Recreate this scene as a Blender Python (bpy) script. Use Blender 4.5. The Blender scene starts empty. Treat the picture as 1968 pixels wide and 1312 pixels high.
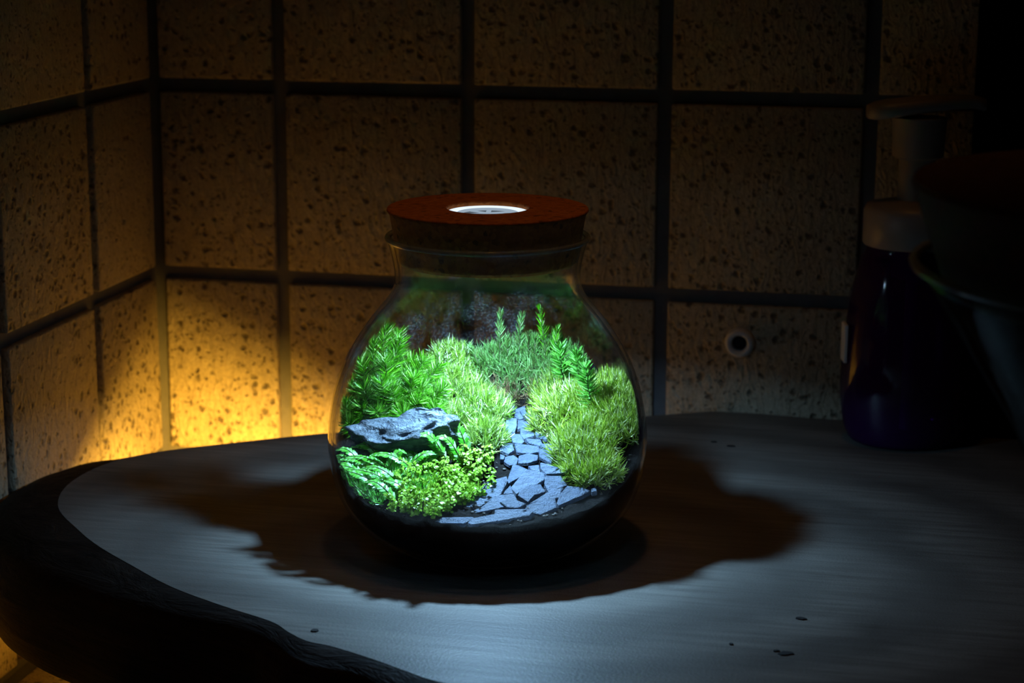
import bpy, bmesh, math, random
import numpy as np
from mathutils import Vector, Matrix, noise

random.seed(7); rng = np.random.default_rng(7)
S = bpy.context.scene; COL = S.collection

# ------------------------------------------------------------------ camera
CC = np.array([.4168, -.9891, .1971]); YAW, PIT, ROL, FP = -.2203, .2192, .0032, 3846.36
cy, sy, cp, sp = math.cos(YAW), math.sin(YAW), math.cos(PIT), math.sin(PIT)
F = np.array([sy*cp, cy*cp, -sp]); R0 = np.array([cy, -sy, 0.]); U0 = np.cross(R0, F)
RV = R0*math.cos(ROL)+U0*math.sin(ROL); UV = -R0*math.sin(ROL)+U0*math.cos(ROL)
F0 = np.array([sy, cy, 0.])
cam = bpy.data.cameras.new('camera'); co = bpy.data.objects.new('camera', cam); COL.objects.link(co)
co.matrix_world = Matrix(((RV[0], UV[0], -F[0], CC[0]), (RV[1], UV[1], -F[1], CC[1]), (RV[2], UV[2], -F[2], CC[2]), (0, 0, 0, 1)))
cam.sensor_width = 36; cam.lens = FP*36/1968; cam.clip_start = .02
cam.dof.use_dof = True; cam.dof.focus_distance = .79; cam.dof.aperture_fstop = 15
S.camera = co

# ------------------------------------------------------------------ world, lights, exposure
S.view_settings.view_transform = 'Standard'; S.view_settings.look = 'None'
S.view_settings.exposure = 0; S.view_settings.gamma = 1; S.view_settings.use_curve_mapping = False
S.cycles.transparent_max_bounces = 32
S.cycles.sample_clamp_indirect = 2.0
w = bpy.data.worlds.new('world'); S.world = w; w.use_nodes = True
w.node_tree.nodes['Background'].inputs[0].default_value = (1, .62, .25, 1)
w.node_tree.nodes['Background'].inputs[1].default_value = .0010

ZT = -.0592                                    # top of the wood slab
def ray(x, y): return F+RV*(x-984)/FP-UV*(y-656)/FP
def onz(x, y, z=ZT):
    d = ray(x, y); return CC+d*(z-CC[2])/d[2]
J = onz(937, 1040)                             # foot of the jar
SC = .9816

def light(name, kind, loc, power, color, **kw):
    l = bpy.data.lights.new(name, kind); l.energy = power; l.color = color
    for k, v in kw.items(): setattr(l, k, v)
    o = bpy.data.objects.new(name, l); o.location = loc; COL.objects.link(o); return o
light('lid_led', 'AREA', tuple(J+np.array([0, 0, .1108])), .56, (.36, .66, 1.0), shape='DISK', size=.011, spread=math.radians(141))
light('lamp_under_slab', 'AREA', (.098, -.154, -.124), 1.75, (1, .52, .055), shape='DISK', size=.030).rotation_euler = (math.radians(180-35), 0, 0)
light('counter_lamp', 'AREA', (.085, -.24, -.116), .50, (1, .50, .05), shape='DISK', size=.02, spread=math.radians(120))
light('room_lamp', 'AREA', (.27, -.26, 1.2), .026, (1, .44, .10), shape='DISK', size=.10, spread=math.radians(30))

# ------------------------------------------------------------------ helpers
def tag(o, label=None, cat=None, group=None, kind=None):
    for k, v in (('label', label), ('category', cat), ('group', group), ('kind', kind)):
        if v: o[k] = v
    return o
def link(name, me, mat=None, parent=None, loc=None, smooth=False):
    o = bpy.data.objects.new(name, me); COL.objects.link(o)
    if mat is not None and not len(me.materials): me.materials.append(mat)
    if parent: o.parent = parent
    if loc is not None: o.location = tuple(loc)
    if smooth: me.shade_smooth()
    return o
def empty(name, loc, label=None, cat=None, group=None, kind=None, rz=0):
    o = bpy.data.objects.new(name, None); COL.objects.link(o); o.location = tuple(loc); o.rotation_euler = (0, 0, rz)
    o.empty_display_size = .01
    return tag(o, label, cat, group, kind)
def mesh(name, v, f):
    me = bpy.data.meshes.new(name); me.from_pydata([tuple(map(float, p)) for p in v], [], f); me.validate(); me.update(); return me
def bm_mesh(name, bm):
    me = bpy.data.meshes.new(name); bm.to_mesh(me); bm.free(); return me
def box_bm(x0, x1, y0, y1, z0, z1, bev=0, seg=2, bm=None):
    bm = bm or bmesh.new()
    r = bmesh.ops.create_cube(bm, size=1)
    for v in r['verts']:
        v.co = Vector(((x0+x1)/2+v.co.x*(x1-x0), (y0+y1)/2+v.co.y*(y1-y0), (z0+z1)/2+v.co.z*(z1-z0)))
    if bev:
        es = list({e for v in r['verts'] for e in v.link_edges})
        bmesh.ops.bevel(bm, geom=es, offset=bev, segments=seg, affect='EDGES', profile=.6)
    return bm
def lathe(name, prof, n=96, closed=False, scale_y=1.0):
    """prof: list (r,z); r==0 ends become poles."""
    v, f, rows = [], [], []
    for r, z in prof:
        if r < 1e-7: rows.append([len(v)]); v.append((0, 0, z))
        else:
            rows.append(list(range(len(v), len(v)+n)))
            for i in range(n):
                a = 2*math.pi*i/n; v.append((r*math.cos(a), r*math.sin(a)*scale_y, z))
    m = len(rows)
    for k in range(m if closed else m-1):
        A, B = rows[k], rows[(k+1) % m]
        for i in range(n):
            j = (i+1) % n
            if len(A) == 1 and len(B) == 1: continue
            if len(A) == 1: f.append((A[0], B[j], B[i]))
            elif len(B) == 1: f.append((A[i], A[j], B[0]))
            else: f.append((A[i], A[j], B[j], B[i]))
    me = mesh(name, v, f)
    bm = bmesh.new(); bm.from_mesh(me); bmesh.ops.recalc_face_normals(bm, faces=bm.faces); bm.to_mesh(me); bm.free()
    return me
def spline(pts, k=8, closed=True):
    P = np.array(pts, float); n = len(P); out = []
    for i in range(n if closed else n-1):
        a, b, c, d = (P[(i+q) % n] if closed else P[min(max(i+q, 0), n-1)] for q in (-1, 0, 1, 2))
        for t in np.arange(k)/k:
            out.append(.5*((2*b)+(-a+c)*t+(2*a-5*b+4*c-d)*t*t+(-a+3*b-3*c+d)*t**3))
    if not closed: out.append(P[-1])
    return np.array(out)

# ------------------------------------------------------------------ materials
class N:
    def __init__(s, name):
        s.m = bpy.data.materials.new(name); s.m.use_nodes = True; s.t = s.m.node_tree; s.t.nodes.clear()
        s.out = s.add('ShaderNodeOutputMaterial')
    def add(s, ty, **kw):
        n = s.t.nodes.new(ty)
        for k, v in kw.items():
            if k.startswith('_'): setattr(n, k[1:], v)
        for k, v in kw.items():
            if not k.startswith('_'):
                i = n.inputs[int(k[1:])] if k[0] == 'i' and k[1:].isdigit() else n.inputs[k.replace('__', ' ')]
                s.set(i, v)
        return n
    def set(s, inp, v):
        if isinstance(v, bpy.types.NodeSocket): s.t.links.new(v, inp)
        elif isinstance(v, (tuple, list)) and len(v) == 3 and inp.type == 'RGBA': inp.default_value = (*v, 1)
        else: inp.default_value = v
    def ramp(s, fac, stops, interp='LINEAR'):
        n = s.add('ShaderNodeValToRGB'); s.set(n.inputs[0], fac); e = n.color_ramp.elements; n.color_ramp.interpolation = interp
        while len(e) > 1: e.remove(e[-1])
        e[0].position = stops[0][0]; e[0].color = (*stops[0][1], 1) if isinstance(stops[0][1], tuple) else (stops[0][1],)*3+(1,)
        for p, c in stops[1:]:
            q = e.new(p); q.color = (*c, 1) if isinstance(c, tuple) else (c, c, c, 1)
        return n.outputs[0]
    def mix(s, fac, a, b, mode='MIX'):
        n = s.t.nodes.new('ShaderNodeMix'); n.data_type = 'RGBA'; n.blend_type = mode
        s.set(n.inputs[0], fac); s.set(n.inputs[6], a); s.set(n.inputs[7], b); return n.outputs[2]
    def math(s, op, a, b=0.):
        n = s.t.nodes.new('ShaderNodeMath'); n.operation = op; s.set(n.inputs[0], a); s.set(n.inputs[1], b); return n.outputs[0]
    def noise(s, vec, scale, detail=4, rough=.6, dist=0):
        n = s.add('ShaderNodeTexNoise', Scale=scale, Detail=detail, Roughness=rough, Distortion=dist); s.set(n.inputs['Vector'], vec); return n.outputs['Fac']
    def bump(s, h, strength, dist, normal=None):
        n = s.add('ShaderNodeBump', Strength=strength, Distance=dist, Height=h)
        if normal is not None: s.set(n.inputs['Normal'], normal)
        return n.outputs[0]
    def done(s, sh): s.t.links.new(sh, s.out.inputs[0]); return s.m
    def pbr(s, **kw):
        n = s.t.nodes.new('ShaderNodeBsdfPrincipled')
        for k, v in kw.items(): s.set(n.inputs[k.replace('__', ' ')], v)
        return n.outputs[0]
    def coord(s, kind='Object'): return s.add('ShaderNodeTexCoord').outputs[kind]
    def mapping(s, vec, scale=(1, 1, 1), rot=(0, 0, 0)):
        n = s.add('ShaderNodeMapping'); s.set(n.inputs[0], vec); n.inputs['Scale'].default_value = scale; n.inputs['Rotation'].default_value = rot; return n.outputs[0]
def simple(name, col, rough=.5, **kw):
    n = N(name); return n.done(n.pbr(Base__Color=col, Roughness=rough, **kw))

def tile_mat():
    n = N('speckled_tile'); tc = n.coord(); oi = n.add('ShaderNodeObjectInfo').outputs['Random']
    off = n.add('ShaderNodeVectorMath', _operation='SCALE'); off.inputs[0].default_value = (7.3, 11.1, 5.7); n.set(off.inputs['Scale'], oi)
    v = n.add('ShaderNodeVectorMath', _operation='ADD'); n.set(v.inputs[0], tc); n.set(v.inputs[1], off.outputs[0]); v = v.outputs[0]
    dn = n.add('ShaderNodeTexNoise', Scale=260., Detail=3.); n.set(dn.inputs['Vector'], v)
    ds = n.add('ShaderNodeVectorMath', _operation='SCALE'); n.set(ds.inputs[0], dn.outputs['Color']); ds.inputs['Scale'].default_value = .0045
    vd = n.add('ShaderNodeVectorMath', _operation='ADD'); n.set(vd.inputs[0], v); n.set(vd.inputs[1], ds.outputs[0]); vd = vd.outputs[0]
    def specks(scale, lo, hi, keep):
        a = n.add('ShaderNodeTexVoronoi', Scale=scale); n.set(a.inputs['Vector'], vd)
        sep = n.add('ShaderNodeSeparateColor'); n.set(sep.inputs[0], a.outputs['Color'])
        d = n.ramp(a.outputs['Distance'], [(lo, 1.), (hi, 0.)])
        k = n.math('LESS_THAN', sep.outputs[0], keep)
        return n.math('MULTIPLY', d, k)
    s1 = specks(190, .16, .40, .42); s2 = specks(420, .15, .45, .30)
    big = n.noise(v, 28, 3)
    base = n.mix(n.ramp(big, [(.35, 0.), (.7, 1.)]), (.42, .34, .22), (.55, .46, .31))
    fine = n.noise(v, 700, 3)
    base = n.mix(.35, base, n.ramp(fine, [(.3, (.3, .25, .17)), (.7, (.85, .75, .56))]))
    sp = n.math('MAXIMUM', s1, n.math('MULTIPLY', s2, .75))
    c = n.mix(n.math('MULTIPLY', sp, .8), base, (.07, .052, .035))
    relief = n.math('ADD', n.math('MULTIPLY', n.noise(n.mapping(v, (1, 1, .45)), 230, 4, .62, 1.2), 1.0), n.math('MULTIPLY', sp, -.5))
    return n.done(n.pbr(Base__Color=c, Roughness=.62, Normal=n.bump(relief, 1.0, .0026)))
def grout_mat():
    n = N('grout'); tc = n.coord(); f = n.noise(tc, 120, 5)
    c = n.mix(f, (.11, .11, .12), (.20, .195, .195))
    return n.done(n.pbr(Base__Color=c, Roughness=.85, Normal=n.bump(n.noise(tc, 500, 4), .5, .0006)))
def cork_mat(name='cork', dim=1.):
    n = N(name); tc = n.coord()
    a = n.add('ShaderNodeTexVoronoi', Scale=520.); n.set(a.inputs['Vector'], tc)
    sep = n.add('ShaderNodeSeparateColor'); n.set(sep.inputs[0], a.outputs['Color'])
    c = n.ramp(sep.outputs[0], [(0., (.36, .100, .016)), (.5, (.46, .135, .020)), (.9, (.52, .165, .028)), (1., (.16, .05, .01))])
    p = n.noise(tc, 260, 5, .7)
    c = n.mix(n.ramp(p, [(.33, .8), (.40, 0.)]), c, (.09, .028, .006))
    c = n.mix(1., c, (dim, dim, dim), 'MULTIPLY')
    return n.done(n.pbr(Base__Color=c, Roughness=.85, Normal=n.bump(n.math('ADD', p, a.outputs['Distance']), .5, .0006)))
def thin_glass(name, tint, edge, rough=.02, smear_glow=.0, ior=1.45, gl=1.0):
    """clear wall: lets light through, mirrors by Fresnel; glass seen edge-on is darker (longer way through it)"""
    n = N(name)
    lw = n.add('ShaderNodeLayerWeight', Blend=.5).outputs['Facing']
    c = n.ramp(lw, [(0., tint), (.70, tint), (.95, edge), (1., tuple(q*.35 for q in edge))])
    tr = n.add('ShaderNodeBsdfTransparent', Color=c).outputs[0]
    tc = n.coord(); nz = n.noise(tc, 60, 3)
    g = n.add('ShaderNodeBsdfGlossy', Roughness=rough, Color=(gl, gl, gl), Normal=n.bump(nz, .12, .002)).outputs[0]
    g2 = n.add('ShaderNodeBsdfGlossy', Roughness=.16, Color=(gl, gl, gl)).outputs[0]
    g = n.add('ShaderNodeMixShader', i0=.22, i1=g, i2=g2).outputs[0]
    fc = n.add('ShaderNodeLayerWeight', Blend=.5).outputs['Facing']
    fr = n.math('ADD', n.math('MULTIPLY', n.math('POWER', fc, 5.), .9), .035)        # Schlick, the same from both sides
    m = n.add('ShaderNodeMixShader'); n.set(m.inputs[0], fr); n.set(m.inputs[1], tr); n.set(m.inputs[2], g)
    o = m.outputs[0]
    if smear_glow:
        # dried water marks and fine condensation on the inside, also painting the lamp's streaks
        d = n.add('ShaderNodeBsdfDiffuse', Color=(.8, .85, .9)).outputs[0]
        a = n.noise(n.mapping(tc, (1, 1, .5)), 45, 4, .6, .6); b = n.noise(tc, 900, 2)
        zz_ = n.add('ShaderNodeSeparateXYZ'); n.set(zz_.inputs[0], tc); zm = n.ramp(n.math('MULTIPLY', zz_.outputs[2], 8.), [(.40, .25), (.55, 1.), (.80, 1.), (.87, 0.)])
        k = n.math('MULTIPLY', zm, n.math('MULTIPLY', n.ramp(a, [(.45, 0.), (.7, 1.)]), n.ramp(b, [(.5, .1), (.66, 1.)]))); k = n.math('MULTIPLY', k, smear_glow) if name != 'rim_glass' else .16  # on the rim, an even pale diffuse painting its edge-lit glow
        m2 = n.add('ShaderNodeMixShader'); n.set(m2.inputs[0], k); n.set(m2.inputs[1], o); n.set(m2.inputs[2], d); o = m2.outputs[0]
    return n.done(o)
def leaf_mat(name, cols, trans=.35, rough=.38, tip=None):
    n = N(name); r = n.add('ShaderNodeNewGeometry').outputs['Random Per Island']
    k = len(cols); c = n.ramp(r, [(i/(k-1), q) for i, q in enumerate(cols)])
    b = n.pbr(Base__Color=c, Roughness=rough, Specular__IOR__Level=.28)
    t = n.add('ShaderNodeBsdfTranslucent', Color=c).outputs[0]
    m = n.add('ShaderNodeMixShader', i0=trans, i1=b, i2=t)
    return n.done(m.outputs[0])
def wood_top_mat():
    n = N('grey_wood_grain'); tc = n.coord()
    # growth figure: wide warped rings centred near the jar, also painting its caustics
    cv = n.add('ShaderNodeVectorMath', _operation='SUBTRACT'); n.set(cv.inputs[0], tc); cv.inputs[1].default_value = (J[0]+.02, J[1]+.01, 0)
    v = n.mapping(cv.outputs[0], (1, 1.5, 1))
    nz = n.add('ShaderNodeTexNoise', Scale=9., Detail=3.); n.set(nz.inputs['Vector'], v)
    off = n.add('ShaderNodeVectorMath', _operation='SCALE'); n.set(off.inputs[0], nz.outputs['Color']); off.inputs['Scale'].default_value = .06
    v2 = n.add('ShaderNodeVectorMath', _operation='ADD'); n.set(v2.inputs[0], v); n.set(v2.inputs[1], off.outputs[0])
    wv = n.add('ShaderNodeTexWave', Scale=5., Distortion=2.5, Detail=4., _wave_type='RINGS', _rings_direction='Z'); n.set(wv.inputs['Vector'], v2.outputs[0]); n.set(wv.inputs['Detail Scale'], 2.5)
    fib = n.noise(n.mapping(tc, (18, 260, 1), (0, 0, -.12)), 1, 5, .65)
    mot = n.noise(tc, 14, 4)
    c = n.mix(n.ramp(wv.outputs['Fac'], [(.1, 0.), (.9, 1.)]), (.095, .09, .08), (.165, .157, .138))
    c = n.mix(n.ramp(fib, [(.3, .75), (.62, 0.)]), c, (.06, .052, .044))
    c = n.mix(n.math('MULTIPLY', n.ramp(mot, [(.4, 0.), (.75, 1.)]), .5), c, (.19, .185, .165))
    h = n.math('ADD', n.math('MULTIPLY', fib, .8), n.noise(tc, 900, 2))
    return n.done(n.pbr(Base__Color=c, Roughness=n.ramp(fib, [(.2, .55), (.8, .42)]), Specular__IOR__Level=.35, Normal=n.bump(h, .35, .0004)))
def bark_mat():
    n = N('shaded_live_edge'); tc = n.coord()
    fib = n.noise(n.mapping(tc, (20, 45, 300), (.1, .05, .5)), 1, 5, .7, .8)
    c = n.ramp(fib, [(.3, (.004, .003, .0025)), (.7, (.020, .015, .012))])  # bark darkened to near-black, painting the shade on this unlit edge
    return n.done(n.pbr(Base__Color=c, Roughness=.6, Specular__IOR__Level=.10, Normal=n.bump(fib, .9, .002)))
def slate_mat():
    n = N('blue_grey_slate'); tc = n.coord(); oi = n.add('ShaderNodeObjectInfo').outputs['Random']
    f = n.noise(n.mapping(tc, (300, 700, 300), (0, 0, .5)), 1, 5, .6)
    c = n.mix(oi, (.040, .060, .105), (.085, .110, .165))
    c = n.mix(n.ramp(f, [(.35, .6), (.6, 0.)]), c, (.012, .018, .034))
    return n.done(n.pbr(Base__Color=c, Roughness=.5, Specular__IOR__Level=.5, Normal=n.bump(n.math('ADD', f, n.noise(tc, 1500, 3)), .8, .0012)))
def rock_mat():
    n = N('streaked_rock'); tc = n.coord()
    f = n.noise(n.mapping(tc, (150, 260, 420), (.3, .5, .35)), 1, 6, .65, .8); g = n.noise(tc, 260, 4)
    c = n.ramp(f, [(.35, (.02, .028, .036)), (.5, (.07, .09, .11)), (.72, (.22, .25, .28))])
    c = n.mix(n.ramp(g, [(.42, .7), (.52, 0.)]), c, (.06, .075, .10))
    return n.done(n.pbr(Base__Color=c, Roughness=.6, Normal=n.bump(n.math('ADD', f, g), 1., .0022)))
def soil_mat():
    n = N('dark_soil'); tc = n.coord(); f = n.noise(tc, 900, 5, .8)
    c = n.ramp(f, [(.4, (.003, .0025, .002)), (.66, (.012, .009, .007)), (.80, (.04, .026, .018))])
    return n.done(n.pbr(Base__Color=c, Specular__IOR__Level=.1, Roughness=.85, Normal=n.bump(f, 1., .0015)))
M = dict(
    tile=tile_mat(), grout=grout_mat(), cork=cork_mat(), wood=wood_top_mat(), bark=bark_mat(), slate=slate_mat(), rock=rock_mat(), soil=soil_mat(),
    glass=thin_glass('jar_glass', (.93, .94, .94), (.35, .38, .38), .015, .11),
    rimglass=thin_glass('rim_glass', (.93, .95, .94), (.35, .40, .38), .02, .5),
    bowlglass=thin_glass('bowl_glass', (.80, .86, .83), (.16, .20, .18), .02, gl=.12),
    pit=simple('wood_pit', (.006, .004, .003), .9),
    white=simple('white_plastic', (.34, .30, .27), .4),
    fitting=simple('white_fitting', (.75, .74, .72), .45),
    hole=simple('dark_hole', (.01, .009, .008), .8),
    label=simple('white_label', (.85, .85, .85), .5),
    black=simple('matt_black', (.004, .004, .004), .9, Specular__IOR__Level=.05),
    metal=simple('brown_stalk', (.12, .06, .02), .7),
    tube=simple('violet_tube', (.50, .16, .62), .4),
    darkstem=simple('dark_stem', (.05, .06, .015), .7),
)
def emis(name, col, st):
    n = N(name); e = n.add('ShaderNodeEmission', Color=col, Strength=st); return n.done(e.outputs[0])
M['ledring'] = emis('led_ring_lit', (.80, .90, 1.0), 1.1)
M['leddim'] = emis('led_acrylic_lit', (.50, .60, .72), .16)
M['ledmid'] = emis('led_acrylic_lit_brighter', (.62, .78, .95), .50)
M['leds'] = emis('led_lens_lit', (.45, .70, 1.), 130)
def bottle_mat():
    n = N('violet_plastic')
    lw = n.add('ShaderNodeLayerWeight', Blend=.35).outputs['Facing']
    tr = n.add('ShaderNodeBsdfTransparent', Color=n.ramp(lw, [(0., (.34, .05, .50)), (1., (.07, .01, .14))])).outputs[0]
    b = n.pbr(Base__Color=(.050, .004, .085), Roughness=.08, Specular__IOR__Level=.7)
    m = n.add('ShaderNodeMixShader', i0=.55, i1=tr, i2=b); return n.done(m.outputs[0])
M['bottle'] = bottle_mat()
LM = dict(
    tree=leaf_mat('tree_moss_leaf', [(.015, .07, .002), (.045, .23, .003), (.09, .35, .006), (.18, .48, .02), (.62, .85, .30)], .25, .35),
    cushion=leaf_mat('cushion_moss_leaf', [(.05, .13, .012), (.15, .30, .02), (.26, .42, .045), (.40, .55, .09), (.85, .92, .55)], .25, .35),
    right=leaf_mat('yellow_green_moss_leaf', [(.07, .14, .012), (.20, .34, .02), (.34, .48, .04), (.48, .60, .09), (.88, .92, .55)], .25, .35),
    back=leaf_mat('faded_moss_leaf', [(.10, .09, .03), (.08, .22, .03), (.16, .34, .08), (.32, .48, .18)], .35),
    dead=leaf_mat('withered_moss_leaf', [(.07, .04, .02), (.22, .12, .06), (.30, .26, .13)], .2),
    fern=leaf_mat('fern_frond_leaf', [(.05, .30, .015), (.10, .45, .03), (.20, .58, .10), (.50, .80, .40)], .35, .28),
    round=leaf_mat('creeper_leaf', [(.14, .32, .015), (.24, .45, .03), (.38, .58, .08)], .35, .25),
    conifer=leaf_mat('conifer_moss_leaf', [(.06, .25, .02), (.15, .45, .05), (.30, .62, .16)], .35),
)

# ------------------------------------------------------------------ setting: tiled walls and counter
GR = .0035                                      # half a joint
X0, Y0, PB, PL = .0714, .0817, .1008, .1007     # first joint from the corner on each wall, tile pitch
zs = [-.1 + .1*k for k in range(-1, 5)]         # horizontal joints
FZ = -.158                                      # counter under the slab
def wall(name, bm, label=None):
    return tag(link(name, bm_mesh(name, bm), M['grout']), kind='structure')
wb = wall('wall_back', box_bm(-.03, 1.0, .0015, .03, FZ-.02, .42))
wl = wall('wall_left', box_bm(-.03, -.0015, -1.0, .0015, FZ-.02, .42))
fl = wall('floor', box_bm(-.03, 1.0, -.80, .0015, FZ-.02, FZ))
def tile(parent, name, x0, x1, z0, z1, wallk, cache={}):
    # a bevelled slab, face towards the room, corners a touch uneven
    key = (round(x1-x0, 4), round(z1-z0, 4), wallk)
    if key not in cache:
        W, H = x1-x0-2*GR, z1-z0-2*GR
        if wallk == 'b': bm = box_bm(-W/2, W/2, -.0022, .0022, -H/2, H/2, .0011, 2)
        elif wallk == 'l': bm = box_bm(-.0022, .0022, -W/2, W/2, -H/2, H/2, .0011, 2)
        else: bm = box_bm(-W/2, W/2, -H/2, H/2, -.0022, .0022, .0011, 2)
        cache[key] = bm_mesh(name, bm); cache[key].shade_smooth(); cache[key].materials.append(M['tile'])
    cx, cz = (x0+x1)/2, (z0+z1)/2
    loc = {'b': (cx, 0, cz), 'l': (0, cx, cz), 'f': (cx, cz, FZ)}[wallk]
    o = link(name, cache[key], None, parent, loc)
    o.rotation_euler = tuple(random.uniform(-.004, .004) for _ in range(3))
xs = [GR*.6]+[X0+k*PB for k in range(6)]
ys = [-GR*.6]+[-(Y0+k*PL) for k in range(5)]
zz = [FZ+.002]+zs[1:]
for a, b in zip(xs[:-1], xs[1:]):
    for c, d in zip(zz[:-1], zz[1:]): tile(wb, 'tile', a, b, c, d, 'b')
for a, b in zip(ys[:-1], ys[1:]):
    for c, d in zip(zz[:-1], zz[1:]): tile(wl, 'tile', b, a, c, d, 'l')
for i in range(4):
    for k in range(5): tile(fl, 'tile', .004+i*.1, .104+i*.1, -.004-(k+1)*.1, -.004-k*.1, 'f')

# ------------------------------------------------------------------ wood slab
def pz(x, y): return tuple(onz(x, y)[:2])
back = [pz(*q) for q in [(200, 893), (300, 869), (450, 851), (560, 839), (640, 832), (800, 824), (1000, 814), (1150, 806), (1240, 800), (1310, 795), (1380, 789), (1480, 795), (1610, 807)]]
back = [(x, min(y, -.0026)) for x, y in back]
right = [(.46, -.004), (.56, -.012), (.66, -.05), (.70, -.18), (.70, -.36), (.64, -.50), (.54, -.535), (.44, -.485), (.36, -.43), (.30, -.395)]
front = [pz(*q) for q in [(850, 1312), (780, 1290), (720, 1268), (640, 1243), (590, 1232), (555, 1215), (520, 1194), (430, 1165), (330, 1128), (250, 1085), (190, 1050), (150, 1018), (112, 975), (130, 932)]]
front = [(x-.003*0, y) for x, y in front]
T = spline(back+right+front, 6)
nT = len(T)
tan = np.roll(T, -1, 0)-np.roll(T, 1, 0); nrm = np.stack([tan[:, 1], -tan[:, 0]], 1); nrm /= np.linalg.norm(nrm, axis=1)[:, None]
ctr = T.mean(0)
if ((T-ctr)*nrm).sum() < 0: nrm = -nrm
def flare(i):                                   # how far the natural edge bulges out
    x, y = T[i]; n = nrm[i]
    if x > .27 or n[1] > .5 and x > .035: return .0015
    if x < .075: return .036
    return .012+.024*max(0, (.16-x)/.085)
wd = np.array([flare(i) for i in range(nT)])
for _ in range(6): wd = (np.roll(wd, 1)+wd+np.roll(wd, -1))/3
verts, faces = [], []
prof = [(0, 0), (.12, -.0003), (.45, -.0022), (.8, -.007), (1, -.019), (.97, -.034), (.88, -.045), (.6, -.0505)]
KX, KY = T[np.argmin(((T-np.array(pz(640, 1243)))**2).sum(1))]
for a, (o_, dz) in enumerate(prof):
    for i in range(nT):
        p = T[i]+nrm[i]*wd[i]*o_
        if a > 1:
            q = noise.noise(Vector((p[0]*30, p[1]*30, dz*40)))*.0022*min(1, wd[i]/.008)
            d2 = (p[0]-KX)**2+(p[1]-KY)**2                       # a knot pushes the edge out
            q += .010*math.exp(-d2/.00014)*math.exp(-((dz+.012)/.008)**2)
            p = p+nrm[i]*q
        verts.append((max(p[0], .0026), min(p[1], -.0024), ZT+dz))
for a in range(len(prof)-1):
    for i in range(nT):
        j = (i+1) % nT; faces.append((a*nT+i, a*nT+j, (a+1)*nT+j, (a+1)*nT+i))
faces.append(tuple(range((len(prof)-1)*nT, len(prof)*nT)))
slab = empty('wood_slab', (0, 0, 0), 'thick grey live-edge wooden slab table top with shade-darkened natural edge, under the jar', 'table')
link('live_edge', mesh('live_edge', verts, faces), M['bark'], slab, smooth=True)['label'] = 'shade-darkened brown live edge'
link('slab_top', mesh('slab_top', [(x, y, ZT+.00015) for x, y in T*1.0], [tuple(range(nT))[::-1]]), M['wood'], slab)
tp = slab.children[-1]
bm = bmesh.new(); bm.from_mesh(tp.data)
fs = bm.faces[:]; ext = bmesh.ops.extrude_face_region(bm, geom=fs)
bmesh.ops.translate(bm, vec=(0, 0, -.0008), verts=[e for e in ext['geom'] if isinstance(e, bmesh.types.BMVert)])
bmesh.ops.recalc_face_normals(bm, faces=bm.faces); bm.to_mesh(tp.data); bm.free()
def pit(x, y, r, sq=.5, rot=0):
    p = onz(x, y, ZT); v, f = [], []
    for i in range(14):
        a = 2*math.pi*i/14; k = r*(1+.35*noise.noise(Vector((x+math.cos(a)*2, y, math.sin(a)*2))))
        v.append((math.cos(a)*k, math.sin(a)*k*sq, .0001)); v.append((math.cos(a)*k*.9, math.sin(a)*k*sq*.9, .0006))
    f = [(2*i, 2*((i+1) % 14), 2*((i+1) % 14)+1, 2*i+1) for i in range(14)]+[tuple(2*i+1 for i in range(14))]
    o = link('knot_hole', mesh('knot_hole', v, f), M['pit'], slab, p); o.rotation_euler[2] = rot
for q in [(605, 1213, .0015, .9, 0), (1540, 1190, .0022, .6, 0), (1510, 1257, .0030, .6, .3), (1405, 1239, .0008, 1, 0), (1492, 1252, .0012, .6, .3), (1405, 858, .0022, .5, 0), (1372, 850, .0016, .5, 0)]: pit(*q)
for (x, y) in ((.40, -.10), (.58, -.38), (.30, -.26)):
    link('leg', bm_mesh('leg', box_bm(-.022, .022, -.022, .022, FZ+.0022-ZT+.047, 0, .002)), M['bark'], slab, (x, y, ZT-.047))

# ------------------------------------------------------------------ wall fitting
P = CC+ray(1422, 657)*((-.0022-CC[1])/ray(1422, 657)[1])
fit = empty('hose_fitting', P, 'round white ring-shaped fitting with a dark hole on the tiled back wall', 'wall fitting')
rg = link('ring', lathe('ring', [(.0040, -.0002), (.0072, -.0002), (.0076, .0012), (.0068, .0048), (.0056, .0058), (.0042, .0050), (.0036, .0020)], 48, True), M['fitting'], fit, smooth=True); rg.rotation_euler = (math.pi/2, 0, 0)
rg = link('hole_shade', lathe('hole_shade', [(0, .0022), (.0020, .0026), (.0034, .0016), (.0037, .0002)], 32), M['hole'], fit, smooth=True); rg.rotation_euler = (math.pi/2, 0, 0)  # near-black dome standing in for the shade inside the ring's hole

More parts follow.
